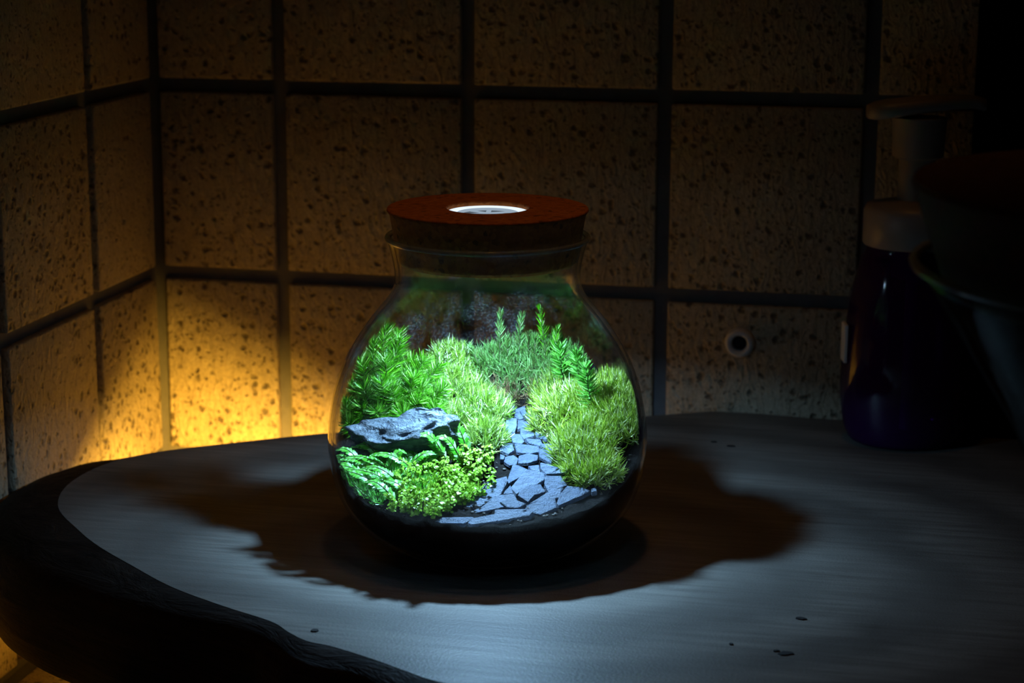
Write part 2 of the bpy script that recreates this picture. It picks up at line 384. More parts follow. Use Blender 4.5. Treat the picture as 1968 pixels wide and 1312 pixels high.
# ------------------------------------------------------------------ the terrarium jar
def loc3(X, Y, Z): return J+SC*(R0*X+F0*Y+np.array([0, 0, Z]))
JM = np.array([R0, F0, [0, 0, 1.]])
def w2l(p): return (JM@(np.asarray(p)-J))/SC
OUT = [(0, .0006), (.030, .0000), (.0375, .0008), (.046, .0050), (.0535, .0110), (.0595, .0190), (.0632, .0290), (.0650, .0400), (.0651, .0480), (.0638, .0580), (.0615, .0680), (.0572, .0790),
       (.0505, .0900), (.0445, .0980), (.0400, .1035), (.0376, .1085), (.0374, .1140), (.0383, .1195), (.0396, .1245), (.0406, .1272)]
osp = spline(OUT[1:], 4, False); osp = [(0, .0006)]+[tuple(q) for q in osp]
TH = .0016
def off_in(P_):
    P_ = np.array(P_); t = np.gradient(P_, axis=0); nn = np.stack([-t[:, 1], t[:, 0]], 1); nn /= np.linalg.norm(nn, axis=1)[:, None]+1e-12
    Q = P_+nn*TH; Q[0] = (0, P_[0][1]+TH+.002); Q[:, 0] = np.maximum(Q[:, 0], 0); return [tuple(q) for q in Q]
isp = off_in(osp)
_ir = np.array([q for q in isp[3:]]); 
def rin(z): return float(np.interp(z, _ir[:, 1], _ir[:, 0]))-.0006
jar = empty('glass_jar', J, 'round clear glass terrarium jar holding the mossy landscape, standing on the wood slab', 'jar', rz=-YAW*1.0)
jar.rotation_euler = (0, 0, math.atan2(R0[1], R0[0])); jar.scale = (SC,)*3
body = link('jar_body', lathe('jar_body', osp+isp[::-1], 128), M['glass'], jar, smooth=True)
# rounded rolled lip
lip = [(.0400+.0013*math.cos(a), .1277+.0011*math.sin(a)) for a in np.arange(12)*2*math.pi/12]
link('jar_rim', lathe('jar_rim', lip, 128, True), M['rimglass'], jar, smooth=True)['label'] = 'rounded glass rim'

lid = empty('cork_lid', loc3(0, 0, .1176), 'brown cork lid with a lit round lamp set in it, on the mossy glass jar', 'lid')
lid.rotation_euler = jar.rotation_euler; lid.scale = (SC,)*3
HZ, LR = .0220, .0163
cork = [(LR, 0), (.0352, 0), (.0362, .0012), (.0392, .0195), (.0404, .0212), (.0400, .0220), (LR+.0004, HZ), (LR, HZ-.0004)]
link('cork', lathe('cork', cork, 128, True), M['cork'], lid, smooth=False)
for p_ in lid.children[-1].data.polygons: p_.use_smooth = abs(p_.normal.z) < .6
lamp = link('lid_lamp', lathe('lid_lamp', [(0, -.0030), (.0150, -.0030), (.0160, -.0020), (.0160, .0180), (0, .0180)], 64), simple('lamp_housing', (.8, .8, .8), .3), lid, smooth=False)
lamp['label'] = 'white round lamp puck glowing through its clear top'
link('light_ring', lathe('light_ring', [(.0142, .0180), (.0161, .0180), (.0161, .0203), (.0142, .0199)], 64, True), M['ledring'], lamp)['label'] = 'bright white light ring'
link('acrylic_top', lathe('acrylic_top', [(0, .0196), (.0088, .0194), (.0142, .0186), (.0142, .0178), (0, .0178)], 64), M['leddim'], lamp)
link('inner_ring', lathe('inner_ring', [(.0110, .0186), (.0122, .0186), (.0122, .0200), (.0110, .0200)], 64, True), M['ledmid'], lamp)
bm = bmesh.new()
for a, l_, w_ in ((.35, .010, .0007), (1.5, .007, .0009), (2.4, .009, .0006), (3.5, .010, .0008), (4.4, .006, .0007), (5.5, .009, .0006), (5.9, .008, .0009)):
    r = box_bm(.0008, l_, -w_, w_, .0190, .0199); bmesh.ops.rotate(r, verts=r.verts, cent=(0, 0, 0), matrix=Matrix.Rotation(a, 3, 'Z'))
    me_ = bpy.data.meshes.new('t'); r.to_mesh(me_); r.free(); bm.from_mesh(me_); bpy.data.meshes.remove(me_)
link('lamp_spokes', bm_mesh('lamp_spokes', bm), M['ledmid'], lamp)

link('led_lens', lathe('led_lens', [(0, -.0048), (.0022, -.0044), (.0038, -.0038), (.0046, -.0030), (0, -.0030)], 32), M['leds'], lamp)['label'] = 'glowing white light lens under the lid'
# terrain
def sm(a, b, x):
    t = np.clip((x-a)/(b-a), 0, 1); return t*t*(3-2*t)
def H(X, Y):
    X, Y = np.asarray(X, float), np.asarray(Y, float)
    h = .0395+.30*Y+.009*sm(.012, .045, X)*sm(-.05, 0, Y)
    h = h+.014*sm(.030, .052, Y)*(1-.5*sm(.0, -.05, X))-.003*sm(-.02, -.05, X)*sm(0, -.05, Y)
    h = h+.0035*(1-sm(-.056, -.022, Y))
    return h+.0006*np.sin(X*420+1)*np.sin(Y*390)+.0003*np.sin(X*1100)*np.cos(Y*900)
bed = [];
NR, NA = 40, 120
v, f = [], []
v.append((0, 0, float(H(0, 0))))
for i in range(1, NR+1):
    for k in range(NA):
        a = 2*math.pi*k/NA; r = .063*i/NR
        X, Y = r*math.cos(a), r*math.sin(a)
        for _ in range(6):
            R_ = rin(float(H(X, Y))); rr = R_*i/NR; X, Y = rr*math.cos(a), rr*math.sin(a)
        v.append((X, Y, float(H(X, Y))+(.0004*rng.standard_normal() if i < NR else 0)))
for k in range(NA): f.append((0, 1+k, 1+(k+1) % NA))
for i in range(NR-1):
    for k in range(NA):
        a, b = 1+i*NA+k, 1+i*NA+(k+1) % NA; f.append((a, a+NA, b+NA, b))
last = 1+(NR-1)*NA; prev = last
for s_ in range(1, 15):
    st = len(v)
    for k in range(NA):
        x, y, z = v[last+k]; zn = .0035+(z-.0035)*(1-s_/14)**1.0; a = math.atan2(y, x); r = rin(zn) if zn > .0036 else .036
        v.append((r*math.cos(a), r*math.sin(a), zn))
    for k in range(NA): f.append((prev+k, st+k, st+(k+1) % NA, prev+(k+1) % NA))
    prev = st
f.append(tuple(prev+k for k in range(NA)))
soil = link('soil_bed', mesh('soil_bed', v, f), M['soil'], None, J, smooth=True)
soil.rotation_euler = jar.rotation_euler; soil.scale = (SC,)*3
tag(soil, 'dark brown soil filling the bottom of the glass jar', 'soil', kind='stuff')

def hit(px, py):
    """photo pixel -> point of the terrain (jar coordinates)"""
    d = JM@ray(px, py)/SC; o = w2l(CC); t = .55
    while t < 1.1:
        p = o+d*t
        if p[2] < float(H(p[0], p[1])) and t > .6: break
        t += .0006
    p = o+d*t; return np.array([p[0], p[1], float(H(p[0], p[1]))])
def at_depth(px, py, Y):
    d = JM@ray(px, py)/SC; o = w2l(CC); t = (Y-o[1])/d[1]; return o+d*t
def place(o):                                    # jar-coordinate meshes -> world
    o.location = tuple(J); o.rotation_euler = jar.rotation_euler; o.scale = (SC,)*3; return o
def clampin(V, m=.0006):
    V = np.array(V); r = np.hypot(V[:, 0], V[:, 1]); R_ = np.interp(V[:, 2], _ir[:, 1], _ir[:, 0])-.0006-m
    k = np.minimum(1, R_/np.maximum(r, 1e-9)); V[:, 0] *= k; V[:, 1] *= k; return V

# slate path
SP = ["280,585 325,580 332,620 300,632 275,620", "245,575 275,572 272,600 248,605", "335,615 375,612 385,635 360,645 335,640", "235,640 285,640 285,675 275,708 235,712 230,680",
"292,645 340,642 352,662 330,682 290,688", "358,660 385,650 410,680 390,690 362,682", "302,695 363,690 370,712 320,732 306,720", "255,725 300,718 322,745 308,765 268,762",
"376,705 430,705 438,725 400,732 380,725", "328,740 398,737 418,758 342,764", "205,765 262,762 272,788 245,806 205,795", "278,772 388,767 396,795 350,813 288,808",
"402,762 465,752 483,767 470,784 407,785", "230,822 270,810 293,827 283,855 250,866 225,850", "394,797 445,788 465,820 450,848 397,838", "297,832 340,816 388,814 384,838 340,858 294,858",
"342,866 393,852 398,884 356,891", "402,857 480,857 523,880 500,898 430,903 404,885", "268,865 318,870 343,888 300,923 247,956 242,930", "332,908 418,902 423,934 380,958 330,973 285,998 258,977",
"427,927 498,908 527,940 498,963 440,978 420,960", "80,1000 150,947 233,943 238,960 208,998 100,1046 30,1058 50,1030", "227,990 255,973 267,998 222,1001", "332,978 398,962 422,985 370,1012 340,1032 293,1018 302,1000",
"112,1053 190,1013 268,1008 283,1035 258,1058 140,1073 34,1073", "347,1033 440,993 508,983 488,1017 400,1033", "497,1012 530,973 600,968 638,986 600,1018 490,1051 480,1043", "207,1050 260,1043 328,1047 290,1066 240,1068",
"322,1052 400,1038 468,1028 476,1068 400,1082 330,1078", "67,1113 170,1103 358,1097 338,1113 180,1128 70,1147 52,1140", "182,1082 300,1077 328,1086 300,1098 182,1096", "645,985 668,976 673,998 650,1003", "-122,1147 -78,1108 72,1102 58,1125 22,1146 -96,1152",
"388,640 420,655 432,690 412,672", "205,812 228,815 222,842 205,838", "300,610 318,600 334,612 318,626"]
path = empty('slate_path', J, 'path of flat blue-grey slate pieces winding through the moss inside the jar', 'path')
path.rotation_euler = jar.rotation_euler; path.scale = (SC,)*3
for si, s_ in enumerate(SP):
    pts = [tuple(map(float, q.split(','))) for q in s_.split()]
    W3 = np.array([hit(880+a/2.5225, 560+b/2.5225) for a, b in pts])
    c = W3.mean(0); W3 = c+(W3-c)*1.03
    th = .0016 if si > 17 else .0011
    tilt = rng.normal(0, .035, 2)
    up, lo = [], []
    for q in W3:
        z = c[2]+.30*(q[1]-c[1])+tilt[0]*(q[0]-c[0])+tilt[1]*(q[1]-c[1])+.0010+rng.uniform(0, .0004)
        lift = .0003*(si % 4)
        up.append((q[0], q[1], z+lift)); lo.append((c[0]+(q[0]-c[0])*1.05, c[1]+(q[1]-c[1])*1.05, z+lift-th))
    n_ = len(up); ins = [(c[0]+(a-c[0])*.90, c[1]+(b-c[1])*.90, z+.00018) for a, b, z in up]
    vv = clampin(np.array(ins+up+lo), .0004)-c
    ff = [tuple(range(n_))]+[(i, n_+i, n_+(i+1) % n_, (i+1) % n_) for i in range(n_)]+[(n_+i, 2*n_+i, 2*n_+(i+1) % n_, n_+(i+1) % n_) for i in range(n_)]+[tuple(range(3*n_-1, 2*n_-1, -1))]
    me = mesh('slate', vv, ff); bm = bmesh.new(); bm.from_mesh(me); bmesh.ops.recalc_face_normals(bm, faces=bm.faces); bm.to_mesh(me); bm.free()
    link('slate_stone', me, M['slate'], path, c)

# rock
def rock(name, px, py, sx, sy_, sz, rz, seed, label, lift=0):
    c = hit(px, py); bm = bmesh.new(); bmesh.ops.create_icosphere(bm, subdivisions=5, radius=1)
    for v_ in bm.verts:
        p = v_.co.copy(); n1 = noise.fractal(p*1.3+Vector((seed, 0, 0)), 1, 2, 4); n2 = noise.noise(p*3.5+Vector((0, seed, 0)))
        cell = noise.cell(p*2.2+Vector((seed, seed, 0)))
        k = 1+.28*n1+.10*n2+.05*cell
        rid = .05*abs(math.sin(9*(p.z*1.6+p.x*.55+.3*n1)))
        q = p*(k-rid); q.z = max(-.7, min(q.z, .55+.12*n2+.1*p.x))
        v_.co = Vector((q.x*sx, q.y*sy_, q.z*sz))
    o = link(name, bm_mesh(name, bm), M['rock'], None); o.data.shade_smooth()
    o.location = tuple(loc3(c[0], c[1], c[2]+lift)); o.rotation_euler = (.62, -.08, jar.rotation_euler[2]+rz); o.scale = (SC,)*3
    return tag(o, label, 'rock')
rock('rock', 790, 866, .0240, .0095, .0200, .12, 3.1, 'long grey-blue streaked rock lying among the moss in the jar', .0035)
rock('rock', 690, 880, .0070, .0040, .0050, .5, 8.1, 'small dark blue-grey rock at the left end of the streaked rock in the jar', .002)

# ------------------------------------------------------------------ moss and plants (all in jar coordinates)
class Leaves:
    def __init__(s): s.v, s.f, s.n = [], [], 0
    def needles(s, base, d, L, w_, bend=0., droop=None, seg=3):
        """base,d: (n,3); L,w_: (n,). tapering blades with a bend towards 'droop'"""
        n = len(base)
        if not n: return
        d = d/np.linalg.norm(d, axis=1)[:, None]
        droop = np.array([0, 0, 1.]) if droop is None else droop
        rnd = rng.standard_normal((n, 3)); side = np.cross(d, rnd); side /= np.linalg.norm(side, axis=1)[:, None]
        rows = []
        for k in range(seg+1):
            t = k/seg; c = base+d*(L*t)[:, None]+droop*(L*bend*t*t)[:, None]
            ww = w_*(.55+1.1*t*(1-t)*2)*(1-t**2.2)
            if k == seg: rows.append(c[:, None, :])
            else: rows.append(np.stack([c-side*ww[:, None]/2, c+side*ww[:, None]/2], 1))
        V = np.concatenate(rows, 1); m = V.shape[1]
        V = clampin(V.reshape(-1, 3))
        b = s.n+np.arange(n)*m
        for k in range(seg-1): s.f += np.stack([b+2*k, b+2*k+1, b+2*k+3, b+2*k+2], 1).tolist()
        s.f += np.stack([b+2*seg-2, b+2*seg-1, b+2*seg], 1).tolist()
        s.v.append(V); s.n += n*m
    def discs(s, base, nrm_, r, k=6):
        n = len(base); a = rng.standard_normal((n, 3)); u = np.cross(nrm_, a); u /= np.linalg.norm(u, axis=1)[:, None]
        nn = nrm_/np.linalg.norm(nrm_, axis=1)[:, None]; w2 = np.cross(nn, u)
        th = np.arange(k)*2*math.pi/k
        V = base[:, None, :]+r[:, None, None]*(np.cos(th)[None, :, None]*u[:, None, :]+.85*np.sin(th)[None, :, None]*w2[:, None, :])+(nn*(r*.18)[:, None])[:, None, :]*(np.cos(2*th))[None, :, None]
        V = clampin(V.reshape(-1, 3)); b = s.n+np.arange(n)*k
        s.f += np.stack([b+i for i in range(k)], 1).tolist(); s.v.append(V); s.n += n*k
    def tube(s, pts, r0, r1, k=5):
        P_ = np.asarray(pts, float); n = len(P_); t = np.gradient(P_, axis=0); V = []
        for i in range(n):
            d = t[i]/(np.linalg.norm(t[i])+1e-12); u = np.cross(d, (0.3, .9, .1)); u /= np.linalg.norm(u); w2 = np.cross(d, u); r = r0+(r1-r0)*i/(n-1)
            for q in range(k):
                a = 2*math.pi*q/k; V.append(P_[i]+r*(math.cos(a)*u+math.sin(a)*w2))
        b = s.n
        for i in range(n-1):
            for q in range(k): s.f.append([b+i*k+q, b+i*k+(q+1) % k, b+(i+1)*k+(q+1) % k, b+(i+1)*k+q])
        s.v.append(clampin(np.array(V))); s.n += n*k
    def build(s, name, mat, parent, kind='stuff', origin=None):
        V = np.concatenate(s.v)
        if origin is not None: V = V-origin
        me = bpy.data.meshes.new(name); me.from_pydata(V.tolist(), [], s.f); me.materials.append(mat)
        o = bpy.data.objects.new(name, me); COL.objects.link(o); o.parent = parent
        if kind: o['kind'] = kind
        return o
def root(name, p, label, cat, group=None):
    o = empty(name, loc3(*p), label, cat, group); o.rotation_euler = jar.rotation_euler; o.scale = (SC,)*3; return o
def ball(n, up=0.):
    d = rng.standard_normal((n, 3)); d[:, 2] += up; return d/np.linalg.norm(d, axis=1)[:, None]

def cushion(px, py, rx, ry, h, mat, label, n_tuft, L=.0048, w_=.00034, per=22, name='moss_cushion', rot=0, cat='moss'):
    c = hit(px, py); e = root(name, c, label, cat); lv = Leaves()
    base = Leaves()
    for _ in range(int(n_tuft*1.35)):
        while True:
            a, b = rng.uniform(-1, 1, 2)
            if a*a+b*b < 1: break
        X = c[0]+rx*a*math.cos(rot)-ry*b*math.sin(rot); Y = c[1]+rx*a*math.sin(rot)+ry*b*math.cos(rot)
        k = 1-(a*a+b*b); Z = float(H(X, Y))+h*math.sqrt(k)*rng.uniform(.8, 1.08)
        ax = np.array([a*.9*math.cos(rot)-b*.9*math.sin(rot), a*.9*math.sin(rot)+b*.9*math.cos(rot), .35+.9*math.sqrt(k)])
        ax = ax/np.linalg.norm(ax)+rng.normal(0, .16, 3)
        if math.hypot(X, Y) > rin(Z)-.001: continue
        d = ax*.9+ball(per)*1.0; Ls = L*rng.uniform(.6, 1.15, per)
        b0 = np.array([X, Y, Z])-ax*L*.35+rng.normal(0, .0003, (per, 3))+ax*rng.uniform(0, L*.5, (per, 1))
        lv.needles(b0, d, Ls, np.full(per, w_)*rng.uniform(.8, 1.3, per), .22)
    # the brown felt of old growth beneath
    NA_, NR_ = 22, 6; V, Fc = [(c[0], c[1], float(H(c[0], c[1]))+h*.82)], []
    for i in range(1, NR_+1):
        for k in range(NA_):
            a = 2*math.pi*k/NA_; q = i/NR_; X = c[0]+rx*q*math.cos(a)*math.cos(rot)-ry*q*math.sin(a)*math.sin(rot); Y = c[1]+rx*q*math.cos(a)*math.sin(rot)+ry*q*math.sin(a)*math.cos(rot)
            V.append((X, Y, float(H(X, Y))-.001+(h*.82+.001)*math.sqrt(max(0, 1-q*q))))
    Fc += [(0, 1+k, 1+(k+1) % NA_) for k in range(NA_)]
    for i in range(NR_-1):
        for k in range(NA_):
            a, b = 1+i*NA_+k, 1+i*NA_+(k+1) % NA_; Fc.append((a, a+NA_, b+NA_, b))
    V = clampin(np.array(V), .0005)-c
    o = link('moss_base', mesh('moss_base', V, Fc), M['soil'], e, smooth=True)
    lv.build('leaves', LM[mat], e, origin=c); return e

def stem(px, py, tx, ty, mat, label, cat='moss', group=None, Yb=None, L=.0065, w_=.00042, n=220, name='moss_stem', dy=0., start=.25, curve=.25, spread=1., upb=.5, base=None):
    """a stem from the ground at photo point (px,py) to a tip at (tx,ty), with needles all round"""
    b = hit(px, py) if base is None else base
    t = at_depth(tx, ty, b[1]+dy)
    t = clampin(t[None], .0015)[0]
    e = root(name, b, label, cat, group)
    mid = (b+t)/2+np.array([rng.normal(0, .001), 0, 0])+np.array([(b[0]-t[0])*curve, 0, abs(t[0]-b[0])*curve])
    ts = np.linspace(0, 1, 9)[:, None]; C = (1-ts)**2*b+2*ts*(1-ts)*mid+ts**2*t
    st = Leaves(); st.tube(C, .00045, .0002); st.build('stem', M['darkstem'], e, None, b)
    lv = Leaves(); u = rng.uniform(start, 1, n)**.8; u = np.clip(u, 0, 1)
    Pn = (1-u[:, None])**2*b+2*u[:, None]*(1-u[:, None])*mid+u[:, None]**2*t
    tg = 2*(1-u[:, None])*(mid-b)+2*u[:, None]*(t-mid); tg /= np.linalg.norm(tg, axis=1)[:, None]
    rd = np.cross(tg, rng.standard_normal((n, 3))); rd /= np.linalg.norm(rd, axis=1)[:, None]
    k = (upb+.9*u**3)[:, None]
    d = rd*spread+tg*k
    lv.needles(Pn, d, L*rng.uniform(.7, 1.1, n)*(1-.35*u**4), np.full(n, w_), .22, droop=np.array([0, 0, .8]))
    lv.build('leaves', LM[mat], e, origin=b); return e

# big feathery tree moss on the left: many stems
TL = 'tall feathery dark-green moss stem in the stand behind the streaked rock'
for (px, py, tx, ty, dy) in [(725, 812, 742, 632, .006), (715, 815, 718, 655, .003), (745, 812, 775, 655, .006), (705, 818, 690, 690, 0), (705, 818, 662, 740, -.002), (740, 815, 738, 690, -.002), (775, 815, 818, 690, .004), (780, 818, 800, 725, -.002),
                             (720, 820, 700, 745, -.004), (760, 820, 752, 745, -.006), (790, 820, 800, 770, -.004), (800, 812, 848, 700, .006), (815, 818, 850, 745, 0), (700, 822, 662, 785, -.003), (750, 810, 762, 640, .010), (735, 810, 770, 700, .012),
                             (820, 820, 842, 785, -.004), (700, 822, 690, 780, -.006), (735, 822, 722, 790, -.008), (770, 822, 775, 795, -.008), (680, 812, 678, 700, .004), (760, 815, 795, 690, .008), (660, 830, 655, 770, 0), (680, 832, 668, 812, -.004), (745, 820, 735, 735, -.006), (810, 818, 815, 740, 0)]:
    stem(px, py, tx+float(rng.normal(0, 4)), ty, 'tree', TL, group='tall feathery moss stems behind the rock', L=.0080, w_=.00030, n=430, dy=dy, name='tree_moss', start=.08, base=None, upb=.12, curve=.35)
# small sprigs between
for (px, py, tx, ty) in [(872, 740, 868, 690), (905, 760, 900, 700), (930, 770, 935, 722)]:
    pass
cushion(880, 770, .0130, .010, .0075, 'cushion', 'bright green moss cushion right of the tall feathery moss stand', 70, L=.0060)
cushion(930, 800, .0100, .010, .0070, 'cushion', 'bright green moss cushion on the left bank of the slate path, midway', 70, L=.0058, w_=.00038)
cushion(935, 850, .0075, .009, .0065, 'cushion', 'light green moss cushion beside the right end of the streaked rock', 70, L=.0052)
cushion(870, 815, .0110, .006, .0045, 'cushion', 'low bright green moss cushion directly above the streaked rock', 60)
cushion(860, 730, .0120, .010, .0080, 'cushion', 'pale green moss cushion at the back left, against the tall feathery stand', 80)
# right bank
cushion(1200, 800, .0205, .0215, .0110, 'right', 'large domed yellow-green moss cushion filling the right side of the jar', 430, L=.0060, w_=.0004)
cushion(1090, 800, .0150, .0130, .0075, 'right', 'yellow-green moss cushion on the right bank of the slate path', 130, L=.0062, w_=.0004)
cushion(1120, 865, .0130, .0110, .0060, 'right', 'yellow-green moss cushion at the front right, below the little conifer-like moss', 90, L=.0064, w_=.00042)
cushion(1140, 915, .0105, .0070, .0045, 'right', 'lowest yellow-green moss cushion beside the large front slates', 60, L=.0060, w_=.00042)
cushion(1070, 760, .0110, .0080, .0060, 'right', 'pale moss cushion at the far end of the slate path, right side', 80)
# back mound
cushion(1010, 722, .0230, .0090, .0060, 'back', 'shaggy faded green moss mound at the back centre of the jar', 210, L=.0062, per=14)
cushion(1003, 762, .0140, .0050, .0040, 'dead', 'withered brown moss fringe at the far end of the slate path', 70, L=.0055, per=10, name='withered_moss')
cushion(1075, 735, .0100, .0070, .0060, 'back', 'faded green and brown moss clump behind the bright sprigs', 80, L=.0055)
BB = 'slender curled green moss sprig rising from the shaggy back mound'
for i, (px, py, tx, ty) in enumerate([(965, 720, 962, 600), (1000, 715, 1003, 605), (1050, 710, 1038, 592), (930, 735, 905, 668), (1065, 715, 1072, 632), (985, 720, 975, 650), (1030, 715, 1028, 650), (945, 730, 930, 690), (1045, 715, 1052, 660), (1012, 718, 1015, 645), (955, 725, 945, 665)]):
    stem(px, py, tx, ty, 'tree' if i in (2, 4) else 'back', BB, group='curled sprigs on the back mound', L=.0046, w_=.00042, n=120, name='moss_sprig', start=.1, curve=.1, spread=.8, upb=.7)
# conifer-like mosses on the right
CF = 'little conifer-like moss with pointed star top, '
stem(1145, 812, 1124, 705, 'conifer', CF+'standing tallest on the right bank', 'plant', L=.0066, w_=.00075, n=260, name='conifer_moss', start=.05, curve=.05, upb=.12, spread=1)
stem(1090, 770, 1076, 668, 'conifer', CF+'leftmost of the three on the right bank', 'plant', L=.0062, w_=.00075, n=190, name='conifer_moss', start=.35, curve=.05, upb=.12)
stem(1118, 775, 1108, 678, 'conifer', CF+'between the tallest one and the leftmost one', 'plant', L=.0060, w_=.00075, n=180, name='conifer_moss', start=.35, curve=.05, upb=.12)
# star tufts over the bright cushions (foreground right)
ST = 'bright star-shaped moss tuft on the front right bank'
for (px, py) in [(1105, 905), (1090, 925), (1140, 935), (1165, 905), (1135, 895), (1175, 880), (1100, 880), (1155, 860), (1120, 850), (1075, 845), (1160, 930), (1120, 925)]:
    b = hit(px, py); b[2] += .002; e = root('star_moss', b, ST, 'moss', 'star-shaped moss tufts on the front right bank')
    lv = Leaves(); n = 46; lv.needles(b+np.array([0, 0, .002])+rng.normal(0, .0003, (n, 3)), ball(n, .5), .0052*rng.uniform(.7, 1.1, n), np.full(n, .0006), .2)
    lv.build('leaves', LM['right'], e, origin=b)

def frond(px, py, ang, L, label, group, lift=.003, mat='fern'):
    b = hit(px, py); e = root('fern_frond', b, label, 'fern', group)
    ts = np.linspace(0, 1, 12)[:, None]; d = np.array([math.cos(ang), math.sin(ang)*.5, 0])
    arch = lift*1.6
    C = b+d*L*ts+np.array([0, 0, 1.])*(arch*np.sin(ts*math.pi*.75)*1.3+.0015+ts*.003)
    st = Leaves(); st.tube(C, .00030, .00012); st.build('stem', M['darkstem'], e, None, b)
    n = 46; u = np.repeat(np.linspace(.04, 1, n//2), 2); sg = np.tile([1., -1.], n//2)
    P_ = np.stack([np.interp(u, ts[:, 0], C[:, i]) for i in range(3)], 1)
    tg = np.stack([np.interp(u, ts[:, 0], np.gradient(C[:, i])) for i in range(3)], 1); tg /= np.linalg.norm(tg, axis=1)[:, None]
    up = np.array([0, -.35, 1.]); sd = np.cross(tg, up); sd /= np.linalg.norm(sd, axis=1)[:, None]
    dd = sd*sg[:, None]+tg*.8+rng.normal(0, .1, (n, 3)); ll = .0034*(1-u**2*.8)*rng.uniform(.85, 1.1, n)
    # leaflets: flat blades lying in the plane of the frond
    lv = Leaves(); dd /= np.linalg.norm(dd, axis=1)[:, None]; wv = np.cross(dd, np.cross(tg, sd)); wv /= np.linalg.norm(wv, axis=1)[:, None]
    nu = np.cross(dd, wv)
    rows = []
    for t, q in ((0, .5), (.4, 1.), (.75, .7), (1, 0)):
        c = P_+dd*(ll*t)[:, None]-np.abs(nu)*np.array([0, 0, 1])*(ll*.18*t*t)[:, None]; ww = .0011*q
        rows.append(c[:, None] if q == 0 else np.stack([c-wv*ww/2, c+wv*ww/2], 1))
    V = clampin(np.concatenate(rows, 1).reshape(-1, 3)); bi = np.arange(n)*7
    for k in (0, 2): lv.f += np.stack([bi+k, bi+k+1, bi+k+3, bi+k+2], 1).tolist()
    lv.f += np.stack([bi+4, bi+5, bi+6], 1).tolist(); lv.v.append(V); lv.n = n*7
    lv.build('leaflets', LM[mat], e, origin=b)
FR = 'glossy bright green fern-like frond sprawling in front of the streaked rock'
for (px, py, ang, L) in [(770, 888, 2.7, .018), (735, 900, 3.0, .015), (700, 900, 2.6, .012), (790, 880, 2.2, .012), (760, 910, 2.9, .020), (720, 925, 3.0, .014), (700, 950, 2.7, .013), (740, 940, 2.8, .017), (690, 925, 2.4, .010), (800, 905, 2.8, .017),
                         (775, 935, 3.0, .016), (670, 905, 2.2, .010), (735, 880, 2.5, .010), (820, 890, 2.5, .013), (715, 970, 2.9, .012), (690, 965, 2.5, .010), (760, 960, 2.7, .014), (790, 950, 2.4, .010), (745, 905, 1.2, .009), (810, 900, .8, .010), (700, 935, 1.6, .008),
                         (780, 900, .4, .010), (730, 955, .5, .010), (755, 925, 3.3, .015), (675, 935, 2.9, .008)]:
    frond(px, max(py+10, 895+.04*(px-670)), ang+rng.normal(0, .22), L*rng.uniform(1.05, 1.35), FR, 'fern-like fronds in front of the rock', rng.uniform(.0012, .0030))
FR2 = 'green fern-like frond arching over the right end of the streaked rock'
for (px, py, ang, L) in [(880, 862, 2.8, .015), (870, 880, 2.6, .014), (860, 895, 2.9, .013), (900, 880, 2.4, .010), (850, 900, 2.3, .014), (890, 900, 3.0, .012)]:
    frond(px, py, ang, L, FR2, 'fern-like fronds at the right end of the rock', .0045)
cushion(742, 930, .0200, .0150, .0024, 'fern', 'low mat of short green moss under the fronds at the front left', 220, L=.0036, per=12, name='moss_mat')
cushion(850, 945, .0150, .0150, .0022, 'round', 'low mat of tiny yellow-green leaves beside the front slates', 200, L=.0026, w_=.0008, per=10, name='moss_mat')

CR = 'small creeping sprig with round yellow-green leaves left of the front slates'
for i in range(150):
    while True:
        px, py = rng.uniform(740, 955), rng.uniform(872, 1008)
        if py < 1035-(px-740)*.55+20 and py > 925-(px-740)*.35: break
    b = hit(px, py)
    if math.hypot(b[0], b[1]) > rin(b[2])-.0015: continue
    e = root('creeping_sprig', b, CR, 'plant', 'round-leaved creeping sprigs'); h = rng.uniform(.003, .0070)
    tip = b+np.array([rng.normal(0, .0015), rng.normal(-.001, .0012), h]); ts = np.linspace(0, 1, 5)[:, None]; C = b+(tip-b)*ts
    st = Leaves(); st.tube(C, .0003, .0002, 4); st.build('stem', M['darkstem'], e, None, b)
    lv = Leaves(); n = 22; u = rng.uniform(.15, 1.05, n); P_ = b+(tip-b)*u[:, None]; rd = ball(n); rd[:, 2] *= .3
    lv.discs(P_+rd*.0014, rd*.6+np.array([0, -.3, 1.]), rng.uniform(.0006, .00105, n)); lv.build('leaves', LM['round'], e, origin=b)

# soil crumbs and grit, too many to count
bm = bmesh.new()
for _ in range(420):
    a = rng.uniform(0, 2*math.pi); q = math.sqrt(rng.uniform(0, 1)); X, Y = .060*q*math.cos(a), .060*q*math.sin(a); Z = float(H(X, Y))
    if math.hypot(X, Y) > rin(Z)-.001: continue
    m = Matrix.Translation((X, Y, Z+.0002))@Matrix.Rotation(rng.uniform(0, 3), 4, 'Z')@Matrix.Diagonal((1, rng.uniform(.6, 1), rng.uniform(.5, .9), 1))
    bmesh.ops.create_icosphere(bm, subdivisions=1, radius=float(rng.uniform(.0003, .0009)), matrix=m)
tag(link('soil_crumbs', bm_mesh('soil_crumbs', bm), simple('grit', (.05, .04, .032), .7), soil), kind='stuff')

